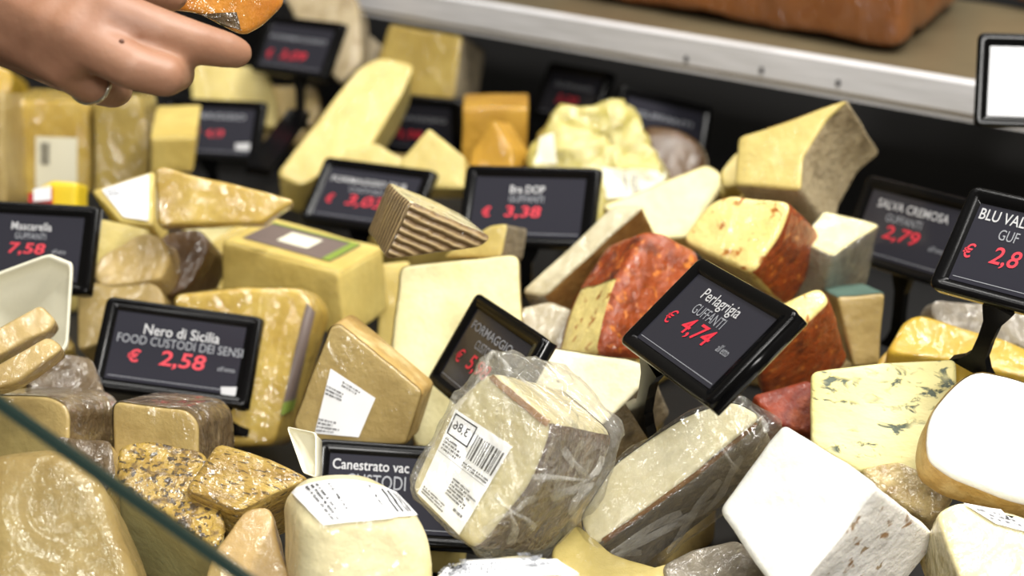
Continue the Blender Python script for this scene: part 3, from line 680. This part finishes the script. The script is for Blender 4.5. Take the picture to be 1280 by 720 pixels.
# back row
wedge('crumbly', 'crumbly_cheese', 'crumbly yellow cheese chunk in crinkled film behind the Bra display', [(660, 192), (676, 156), (698, 131), (735, 122), (785, 125), (797, 140), (807, 178), (838, 200), (832, 250), (790, 290), (690, 290)], (0, .2, .98), .06, 'paste_crumbly', lift=.03, rc=.01, re=.008, wob=0.008, wscale=40)
wedge('greyround', 'dark_rind_wedge', 'shadowed grey-brown round cheese behind the crumbly chunk', [(796, 152), (840, 153), (874, 170), (887, 197), (870, 250), (800, 260)], (-.1, .3, .95), .06, 'rind_dark_brown', 'rind_grey', ('S',), lift=.0, rc=.02, re=.015)
wedge('boxr', 'yellow_block', 'golden rectangular block beside the dark gap under the shelf', [(577, 134), (661, 133), (657, 240), (577, 240)], (0, -.3, .95), .06, 'paste_gold', 'paste_gold', (0,), lift=.0, rc=.003)
wedge('tri1', 'yellow_wedge', 'slim golden wedge tip standing before the golden block', [(616, 149), (640, 188), (640, 232), (584, 232), (590, 188)], (-.4, .0, .92), .035, 'paste_gold', 'paste_gold', (0, 1), lift=.02, rc=.003)
wedge('tri2', 'pale_wedge', 'pale pointed wedge tip in front of a back price display, the taller one', [(536, 160), (582, 196), (580, 236), (494, 236), (500, 200)], (-.1, .1, .99), .05, 'paste_straw', lift=.02, rc=.003)
wedge('tri3', 'pale_wedge', 'low pale wedge tip in front of a back price display, the lower one', [(434, 184), (469, 178), (506, 200), (500, 236), (410, 232)], (0, .2, .98), .05, 'paste_straw', lift=-0.01, rc=.004)
wedge('longfar', 'pale_wedge', 'long straw-coloured wedge lying slantwise behind the 3,03 display', [(345, 219), (450, 82), (476, 71), (518, 81), (502, 120), (458, 190), (412, 210), (378, 232)], (.1, .4, .9), .06, 'paste_straw', lift=0.01, rc=.008)
wedge('farblock', 'grey_rind_wedge', 'upright olive-yellow wedge with grey side under the shelf end', [(487, 31), (577, 45), (566, 124), (505, 122), (470, 76)], (-.4, .1, .91), .06, 'paste_olive', 'rind_grey', (1, 'back'), lift=.0, rc=.004)
wedge('fargreen', 'grey_rind_wedge', 'grey-green rind wedge at the back beside the tall-stemmed display', [(345, -30), (430, -30), (448, 10), (452, 76), (425, 104), (385, 60)], (-.25, .3, .92), .03, 'rind_tan_grey', 'rind_grey', (2, 3), d=1.68, rc=.006)
wedge('fargrey', 'grey_rind_wedge', 'small dark grey rind tip behind the long slanting wedge', [(452, 34), (482, 62), (474, 84), (448, 84)], (0, .3, .95), .05, 'rind_grey', lift=.0)
wedge('farpale', 'pale_wedge', 'pale block behind the display below the hand', [(238, 76), (330, 84), (345, 130), (345, 160), (240, 150)], (0, .2, .98), .035, 'paste_straw', d=1.68)
wedge('farbeige', 'beige_block', 'beige block behind the stem of the tall-stemmed display', [(325, 106), (395, 108), (402, 140), (372, 180), (322, 180)], (0, .2, .98), .03, 'paste_beige', d=1.70)

# back row, left
wedge('boxA', 'film_wrapped_block', 'tall tan block with a pale barcode sticker below the hand', [(9, 124), (112, 126), (114, 242), (9, 250)], (0, -.25, .97), .07, 'paste_yellow_film', 'paste_yellow_film', (0,), lift=.0, rc=.004)
wedge('boxB', 'film_wrapped_block', 'olive-beige film-wrapped block between the stickered tan block and plain yellow block', [(117, 122), (176, 122), (186, 180), (184, 240), (117, 250)], (0, -.2, .98), .06, 'paste_olive_film', lift=.005, rc=.006)
wedge('boxC', 'film_wrapped_block', 'plain rectangular yellow block below the ring finger', [(188, 172), (245, 172), (242, 216), (188, 220)], (.14, -.4, .9), .09, 'paste_yellow', 'paste_yellow', (0,), lift=.02, rc=.002)
wedge('farleft', 'yellow_block', 'olive-yellow block just below the wrist', [(-40, 74), (10, 84), (16, 96), (12, 116), (-40, 118)], (0, .1, .99), .06, 'paste_bright_yellow', lift=.0)
wedge('edgeleft', 'beige_block', 'plain olive-tan block beside the tall stickered tan block', [(-40, 112), (6, 116), (6, 260), (-40, 260)], (0, -.1, .99), .06, 'paste_beige', lift=.015)
wedge('w1', 'film_wrapped_wedge', 'long tapering golden wedge in shiny film beside a white paper sticker', [(195, 211), (203, 207), (369, 250), (330, 279), (196, 282)], (.1, .12, .98), .02, 'paste_yellow_film', lift=0.06, rc=.004, re=.003)
wedge('w2', 'film_wrapped_wedge', 'wedge covered by a bright white paper sticker beside the tapering golden wedge', [(114, 238), (192, 214), (191, 282), (150, 278)], (-.1, .5, .86), .04, 'paste_yellow', lift=.04, rc=.003)
wedge('w3', 'pale_wedge', 'plain pale wedge below the white paper sticker', [(116, 270), (190, 286), (176, 302), (118, 336)], (0, .4, .92), .04, 'paste_straw', lift=.02)
wedge('w4', 'film_wrapped_wedge', 'tan wedge in crumpled film beside the 7,58 display', [(118, 318), (174, 291), (203, 292), (212, 322), (202, 352), (118, 362)], (-.1, .3, .95), .05, 'paste_tan_film', lift=.015, rc=.01, wob=.003)
wedge('w5', 'dark_rind_wedge', 'dark brown rind wedge beneath the tapering golden wedge', [(198, 292), (250, 286), (264, 304), (238, 356), (205, 374), (200, 330)], (-.1, .3, .95), .05, 'paste_beige', 'rind_dark_brown', 'all', lift=.005, rc=.01)
wedge('w6', 'beige_block', 'smooth beige block between the foam tray and Nero display', [(95, 354), (188, 350), (204, 362), (210, 400), (95, 440)], (0, .3, .95), .05, 'paste_beige', lift=-0.012, rc=.006)
wedge('w7', 'pale_wedge', 'pale yellow wedge behind the yellow block with the paper label', [(240, 320), (290, 284), (345, 272), (345, 330), (300, 400), (225, 380)], (0, .2, .98), .05, 'paste_yellow', lift=-0.035)

# ------------------------------------------------------------------ stickers, labels and film
Q = [(571, 512), (642, 558), (576, 668), (524, 616)]
st = patch('sticker', 'film', Q, 'paper_white', N=8)
stripes('price_box', 'film', Q, [(.03, .03, .42, .045), (.03, .255, .42, .27), (.03, .03, .05, .27), (.40, .03, .42, .27)], 'print_black', st)
words('film', Q, '3,86', (.34, .20, .08, .09), 'print_black', st, bold=.0)
stripes('barcode', 'film', Q, barcode((.47, .10, .96, .36), 20, 3), 'print_black', st)
stripes('fine_print', 'film', Q, microtext((.05, .30, .40, .45), 4, 1) + microtext((.47, .40, .96, .46), 2, 2) + microtext((.45, .60, .97, .80), 6, 4) + microtext((.70, .83, .97, .88), 1, 8) + microtext((.06, .88, .62, .97), 3, 5), 'print_black', st)
patch('rind_line', 'speck', [(742, 680), (866, 591), (866, 596), (745, 684)], 'rind_brown', N=10); patch('rind_line', 'speck', [(866, 591), (949, 521), (951, 525), (867, 596)], 'rind_brown', N=10)
patch('crust_line', 'film', [(608, 462), (686, 528), (682, 534), (604, 467)], 'rind_brown', N=8)
stripes('rule', 'film', Q, [(.02, .475, .98, .48)], 'print_grey', st)
Q = [(364, 615), (494, 618), (519, 645), (404, 656), 14]
st = patch('sticker', 'round', Q, 'paper_white', N=14)
stripes('barcode', 'round', Q, barcode((.82, .12, .97, .86), 6, 5), 'print_black', st)
stripes('fine_print', 'round', Q, [(v, u, v2, u2) for (u, v, u2, v2) in microtext((.06, .12, .94, .26), 3, 6) + microtext((.1, .32, .96, .37), 1, 7) + microtext((.1, .70, .9, .74), 1, 9)], 'print_black', st)
Q = [(414, 460), (470, 497), (449, 546), (394, 541)]
st = patch('sticker', 'stick5', Q, 'paper_white', N=6)
stripes('fine_print', 'stick5', Q, microtext((.30, .05, .80, .17), 2, 11) + microtext((.02, .24, .45, .40), 3, 12) + microtext((.02, .75, .55, .98), 4, 13), 'print_black', st)
Q = [(45, 170), (97, 172), (97, 232), (45, 234)]
st = patch('sticker', 'boxA', Q, 'foam_white', N=4)
stripes('barcode', 'boxA', Q, [(.12, .12 + k * .05, .34, .145 + k * .05) for k in range(9)], 'print_black', st)
Q = [(128, 238), (187, 219), (186, 277), (155, 272)]
st = patch('sticker', 'w2', Q, 'paper_white', N=5)
stripes('fine_print', 'w2', Q, microtext((.05, .05, .4, .3), 3, 21), 'print_grey', st)
Q = [(752, 209), (830, 215), (828, 244), (757, 248)]
st = patch('sticker', 'crumbly', Q, 'foam_white', N=8)
stripes('barcode', 'crumbly', Q, barcode((.35, .15, .60, .85), 8, 5), 'print_grey', st)
patch('sticker', 'crumbly', [(676, 172), (692, 166), (696, 204), (668, 206)], 'foam_white', N=4)
Q = [(303, 299), (342, 280), (452, 308), (412, 329)]
st = patch('paper_label', 'labelblock', Q, 'paper_purple', N=6)
stripes('label_print', 'labelblock', Q, [(.25, .3, .75, .65)], 'foam_white', st)
stripes('label_border', 'labelblock', Q, [(.0, .90, 1, .99), (.93, 0, 1, .9)], 'paper_green', st)
st = patch('paper_label', 'bigyel', [(384, 378), (392, 390), (364, 512), (350, 520)], 'paper_purple', N=8)
stripes('label_border', 'bigyel', [(384, 378), (392, 390), (364, 512), (350, 520)], [(0, .88, 1, .99)], 'paper_green', st)
Q = [(562, 692), (668, 684), (722, 720), (528, 725)]
st = patch('sticker', 'round2', Q, 'paper_white', N=8)
stripes('fine_print', 'round2', Q, microtext((.72, .1, .95, .7), 4, 23) + microtext((.1, .5, .6, .9), 4, 27) + microtext((.05, .1, .3, .4), 3, 24), 'print_grey', st)
Q = [(1204, 631), (1262, 642), (1290, 668), (1244, 656)]
st = patch('sticker', 'lowcream', Q, 'paper_white', N=5)
stripes('fine_print', 'lowcream', Q, microtext((.1, .15, .9, .8), 3, 25), 'print_black', st)

def wrap(key, face, n, t, mat='cling_film', lift=0, **kw):
    cx = sum(p[0] for p in face) / len(face); cy = sum(p[1] for p in face) / len(face); N = CH[key]['N']; o = CH[key]['o'] + N * lift
    f3 = [CAM + ray(*p) * ((o - CAM).dot(N) / ray(*p).dot(N)) for p in face]
    V, F, FR, UV = loft(f3, -N * t, **kw)
    CH[key]['wrap'] = obj('film_wrap', V, F, mat, CH[key]['th'], UV)
    return CH[key]['wrap']
wrap('film', [(614, 432), (640, 446), (702, 516), (672, 612), (592, 700), (500, 612), (560, 497), (594, 442)], (-.47, .17, .87), .082, lift=.0022, rc=.006, re=.006, wob=.003, wscale=80, step=.0035)
wrap('speck', [(714, 652), (764, 573), (866, 507), (922, 490), (980, 524), (866, 602), (738, 694)], (-.32, .43, .85), .068, lift=.0022, rc=.005, re=.004, wob=.002, wscale=60, step=.004, mat='cling_film_clear')
wrap('filmr', [(1028, 260), (1102, 280), (1042, 325), (996, 301)], (.02, .75, .66), .06, lift=.002, rc=.003, re=.003, wob=.002, wscale=46, step=.005, mat='cling_film_clear')

def folds(key, wrapobj, rays, mat='film_fold'):
    """raised pleats of gathered film: (x0, y0, x1, y1, half width px, height m)"""
    off = CH[key]['th'].location; bv = BVHTree.FromPolygons([v.co + off for v in wrapobj.data.vertices], [tuple(p.vertices) for p in wrapobj.data.polygons])
    V, F = [], []
    for (x0, y0, x1, y1, hwid, hh_) in rays:
        dx, dy = x1 - x0, y1 - y0; ln = math.hypot(dx, dy); nx, ny = -dy / ln, dx / ln; b = len(V); n = 0
        for k in range(9):
            t = k / 8; row = []
            wv = hwid * (.25 + .75 * t) * (1 if t < .9 else .6)
            for sgn in (-1, 0, 1):
                px, py = x0 + dx * t + nx * wv * sgn + math.sin(t * 5 + x1) * hwid * .5, y0 + dy * t + ny * wv * sgn
                r = ray(px, py).normalized(); h, nn, i, ds = bv.ray_cast(CAM, r)
                if h is None: row = None; break
                if nn.dot(r) > 0: nn = -nn
                row.append(h + nn * (.0003 + (hh_ * math.sin(math.pi * min(1, t + .15)) if sgn == 0 else 0)))
            if row is None: break
            V += row; n += 1
        for k in range(n - 1):
            for m in range(2): a = b + k * 3 + m; F.append((a, a + 1, a + 4, a + 3))
    if F: obj('film_folds', V, F, mat, CH[key]['th'])
film('film_fold', .20, .3, 60)
folds('film', CH['film']['wrap'], [(738, 600, 690, 622, 7, .004), (738, 600, 664, 596, 5, .003), (738, 600, 700, 560, 6, .004), (736, 602, 712, 645, 7, .004), (738, 600, 752, 570, 5, .003), (640, 640, 600, 668, 8, .003), (640, 640, 640, 680, 7, .004), (640, 640, 672, 660, 6, .004), (640, 640, 668, 622, 5, .003), (640, 640, 618, 618, 4, .003), (618, 440, 600, 476, 5, .003), (618, 440, 640, 470, 5, .003), (650, 470, 720, 536, 4, .003), (600, 470, 566, 520, 4, .002)])
folds('speck', CH['speck']['wrap'], [(760, 690, 850, 640, 6, .003), (770, 694, 890, 628, 7, .003), (830, 690, 900, 600, 6, .003), (880, 640, 930, 570, 5, .003), (940, 510, 960, 540, 5, .003), (760, 692, 800, 690, 5, .003), (900, 560, 925, 590, 4, .003)])

# ------------------------------------------------------------------ foam tray
def tray(key, label, face, n, lift, depth=.014):
    cx = sum(p[0] for p in face) / len(face); cy = sum(p[1] for p in face) / len(face); o = P(cx, cy, hd(cx, cy, lift)); N = camn(n)
    f3 = [CAM + ray(*p) * ((o - CAM).dot(N) / ray(*p).dot(N)) for p in face]; c = sum(f3, Vector()) / len(f3); m = len(f3)
    pts = []
    for i in range(m):
        p0, p1, p2 = f3[i - 1], f3[i], f3[(i + 1) % m]; A = p1.lerp(p0, .12); B = p1.lerp(p2, .12)
        pts += [A * (1 - t) ** 2 + p1 * 2 * t * (1 - t) + B * t * t for t in (0, .25, .5, .75, 1)]
    M = len(pts); rings = [(1.0, 0), (.985, .0015), (.94, .0015), (.92, -.001), (.86, -depth), (0.0, -depth), (0.0, -depth - .003), (.87, -depth - .003), (.94, -.003), (.99, -.002)]
    V = [c + (p - c) * k + N * z for k, z in rings for p in pts]; F = []
    for r in range(len(rings)):
        r2 = (r + 1) % len(rings)
        for i in range(M): F.append((r * M + i, r * M + (i + 1) % M, r2 * M + (i + 1) % M, r2 * M + i))
    b = c.copy(); b.z = min(v.z for v in V); th = thing('foam_tray', label, 'tray', b)
    obj('tray_shell', V, F, 'foam_white', th); return th
tray('tray', 'white foam tray tilted on the heap, holding two thin cheese sticks', [(-60, 362), (62, 317), (92, 329), (85, 440), (-60, 506)], (.12, .3, .95), .032)
tray('tray2', 'small pale foam tray corner beside the Canestrato display', [(359, 533), (396, 541), (396, 598), (380, 592)], (-.3, .3, .9), .002, depth=.006)

# ------------------------------------------------------------------ cheeses on the steel shelf
ZT = ZS + LIPH + .0018
def shelf_block(label, a, b, c, mat, h):
    A, B, C = onz(*a, ZT), onz(*b, ZT), onz(*c, ZT); D = C + (A - B)
    V, F, FR, UV = loft([A, B, C, D], Vector((0, 0, h)), rc=.02, re=.01, wob=.004, step=.012, seed=len(CH) + 3, bulge=.02)
    dz = ZT - min(v.z for v in V)
    V = [v + Vector((0, 0, dz)) for v in V]; base = (A + C) / 2; base.z = ZT
    th = thing('orange_cheese_block', label, 'cheese', base); obj('body', V, F, mat, th, UV); return th
shelf_block('long orange-brown cheese block in taut film on the steel shelf', (690, -12), (1123, 67), (1200, 4), 'rind_orange_wrap', .11)
shelf_block('orange-brown cheese block in film at the shelf end behind the glaring display', (1215, -6), (1330, 22), (1370, -20), 'rind_orange_wrap', .11)

# ------------------------------------------------------------------ small printed packet
def packet():
    V, F, FR, UV = loft([P(*p, 1.20) for p in ((36, 240), (64, 226), (97, 228), (98, 345), (34, 345))], FWD * .03, rc=.003, re=.004, wob=.001)
    th = thing('snack_packet', 'small yellow and red printed packet behind the 7,58 display', 'packet', sum(V, Vector()) / len(V))
    th.location.z = min(v.z for v in V); BASE[th.name] = tuple(th.location)
    obj('pouch', V, F, 'packet_yellow', th, UV)
    q = [P(*p, 1.197) for p in ((36, 242), (66, 234), (66, 262), (36, 264))]; obj('red_panel', q + [v - FWD * .001 for v in q], [(0, 1, 2, 3), (7, 6, 5, 4), (0, 4, 5, 1), (1, 5, 6, 2), (2, 6, 7, 3), (3, 7, 4, 0)], 'packet_red', th, smooth=False)
    q = [P(*p, 1.195) for p in ((42, 236), (64, 232), (64, 250), (42, 252))]; obj('white_panel', q + [v - FWD * .0006 for v in q], [(0, 1, 2, 3), (7, 6, 5, 4), (0, 4, 5, 1), (1, 5, 6, 2), (2, 6, 7, 3), (3, 7, 4, 0)], 'paper_white', th, smooth=False)
packet()

# ------------------------------------------------------------------ hand holding a cheese
def blob(chains):
    """spheres strung along joints, fused into one skin by a voxel remesh"""
    bm = bmesh.new()
    for ch in chains:
        for (a, b) in zip(ch[:-1], ch[1:]):
            pa, pb = P(*a[:3]), P(*b[:3]); ra, rb = a[3] * a[2] / FPX, b[3] * b[2] / FPX
            m = max(2, int((pb - pa).length / (min(ra, rb) * .22)))
            for k in range(m + 1):
                t = k / m; bmesh.ops.create_icosphere(bm, subdivisions=2, radius=ra + (rb - ra) * t, matrix=Matrix.Translation(pa.lerp(pb, t)))
    me = bpy.data.meshes.new('skin'); bm.to_mesh(me); bm.free()
    o = bpy.data.objects.new('skin_tmp', me); COL.objects.link(o)
    md = o.modifiers.new('r', 'REMESH'); md.mode = 'VOXEL'; md.voxel_size = .0017
    sm = o.modifiers.new('s', 'SMOOTH'); sm.iterations = 14; sm.factor = .5
    dg = bpy.context.evaluated_depsgraph_get(); dg.update()
    m2 = bpy.data.meshes.new_from_object(o.evaluated_get(dg))
    V = [v.co.copy() for v in m2.vertices]; F = [tuple(p.vertices) for p in m2.polygons]
    bpy.data.objects.remove(o); bpy.data.meshes.remove(me); bpy.data.meshes.remove(m2)
    return V, F
WR = (-110, -52, .765, 64)
chains = [
    [(-420, -190, .81, 84), (-250, -112, .785, 76), WR],
    [WR, (30, -14, .752, 52), (138, 20, .738, 36)], [WR, (20, 8, .75, 50), (112, 56, .731, 34)], [WR, (0, 22, .755, 48), (80, 82, .74, 30)], [WR, (-30, 24, .765, 44), (44, 76, .762, 24)],
    [(138, 20, .738, 36), (200, 41, .742, 32), (242, 53, .748, 28.5), (281, 62, .756, 24), (296, 66, .76, 20.5)],
    [(112, 56, .731, 34), (165, 84, .728, 30), (205, 95, .734, 28), (222, 92, .756, 23), (216, 88, .778, 20), (200, 90, .786, 18)],
    [(82, 84, .741, 30), (112, 104, .752, 27), (140, 112, .772, 24.5), (146, 113, .792, 21), (130, 110, .804, 18)],
    [(44, 76, .762, 24), (80, 96, .776, 20), (92, 100, .792, 17)],
    [(138, 20, .738, 33), (112, 56, .731, 33), (80, 82, .74, 29), (44, 76, .762, 24)], [(84, 4, .744, 42), (66, 32, .738, 42), (40, 52, .747, 38), (8, 52, .76, 32)], [(30, -14, .752, 50), (10, 22, .752, 46)],
    [(112, 12, .740, 38), (92, 42, .733, 38), (62, 66, .742, 34)], [(172, 34, .744, 27), (158, 68, .738, 27)], [(60, -6, .748, 46), (44, 24, .744, 44), (18, 44, .752, 38)],
    [WR, (-30, -66, .76, 46), (90, -48, .762, 38), (165, -26, .774, 32), (212, -8, .79, 25)],
]
V, F = blob(chains)
hand = thing('hand', 'bare right hand with a thin metal ring, lifting an orange cheese', 'hand', P(100, 60, .75))
obj('skin', V, F, 'skin', hand)
hbv = BVHTree.FromPolygons(V, F)
# ring around the ring finger
c0 = P(113, 104, .7525); axv = (P(136, 111, .782) - P(88, 86, .741)).normalized(); e1 = axv.cross(FWD).normalized(); e2 = axv.cross(e1)
RV, RF = [], []
for i in range(36):
    a = i / 36 * 2 * math.pi; dirv = e1 * math.cos(a) + e2 * math.sin(a)
    hit, nn, ii, ds = hbv.ray_cast(c0, dirv); rr = (ds if ds and ds < .016 else .0108) + .0004
    for k in range(8):
        b = k / 8 * 2 * math.pi; RV.append(c0 + dirv * (rr + .0009 * math.cos(b)) + axv * .0014 * math.sin(b))
for i in range(36):
    for k in range(8): RF.append((i * 8 + k, i * 8 + (k + 1) % 8, ((i + 1) % 36) * 8 + (k + 1) % 8, ((i + 1) % 36) * 8 + k))
obj('ring', RV, RF, 'ring_metal', hand)
hit, nn, ii, ds = hbv.ray_cast(CAM, ray(152, 52).normalized())
if hit:
    bm = bmesh.new(); bmesh.ops.create_icosphere(bm, subdivisions=2, radius=.0013, matrix=Matrix.Translation(hit)); bm.verts.ensure_lookup_table()
    obj('mole', [v.co.copy() for v in bm.verts], [tuple(v.index for v in f.verts) for f in bm.faces], 'mole', hand); bm.free()
wedge('held', 'held_cheese', 'orange-rind cheese piece in film held in the hand', [(206, 10), (250, 17), (303, 45), (326, 32), (352, 6), (340, -70), (206, -70)], (.1, -.25, .96), .04, 'paste_yellow_film', 'rind_orange_bright', ('cap', 'S'), d=.825, rc=.004, re=.003)
patch('dark_rind_patch', 'held', [(244, 17), (296, 15), (303, 43), (262, 28)], 'rind_dark_film', N=4)

# ------------------------------------------------------------------ lower layer of the heap, lying flat on the deck
rl = random.Random(11)
LOW = {'paste_yellow': 'yellow', 'paste_straw': 'straw-coloured', 'paste_beige': 'beige', 'paste_tan_film': 'tan film-wrapped', 'paste_pale': 'pale', 'paste_olive': 'olive-tan', 'paste_yellow_film': 'golden film-wrapped'}
SOLID = []
for o in list(COL.objects):
    if o.type == 'MESH' and o.name.split('.')[0] in ('paste', 'stem', 'frame', 'film_wrap', 'tray_shell'):
        off = o.parent.location; SOLID.append(BVHTree.FromPolygons([v.co + off for v in o.data.vertices], [tuple(p.vertices) for p in o.data.polygons]))
for j in range(8):
    for i in range(8):
        cy = .74 + j * .125; cx = (i - 3.5) * (.12 + .012 * j) + rl.uniform(-.01, .01)
        if abs(cx) > .36 * cy + .10 or (cy > 1.15 and cx > .12): continue
        r = .056; a0 = rl.uniform(0, 6.28); m = rl.choice([3, 4, 4, 5])
        face = [Vector((cx + r * math.cos(a0 + k * 6.2832 / m) * rl.uniform(.85, 1.05), cy + r * math.sin(a0 + k * 6.2832 / m) * rl.uniform(.85, 1.05), DECK + .001)) for k in range(m)]
        V, F, FR, UV = loft(face, Vector((0, 0, rl.uniform(.026, .034))), rc=.006, re=.004, wob=.0012, step=.014, seed=100 + j * 8 + i)
        dz = DECK + .0005 - min(v.z for v in V); V = [v + Vector((0, 0, dz)) for v in V]
        tr = BVHTree.FromPolygons(V, F)
        if any(tr.overlap(t2) for t2 in SOLID): continue
        mt = rl.choice(sorted(LOW))
        th = thing('flat_cheese', LOW[mt] + ' flat cheese piece lying on the black deck beneath the heap', 'cheese', (cx, cy, DECK + .0005), 'bottom layer of flat cheeses')
        obj('paste', V, F, mt, th, UV)
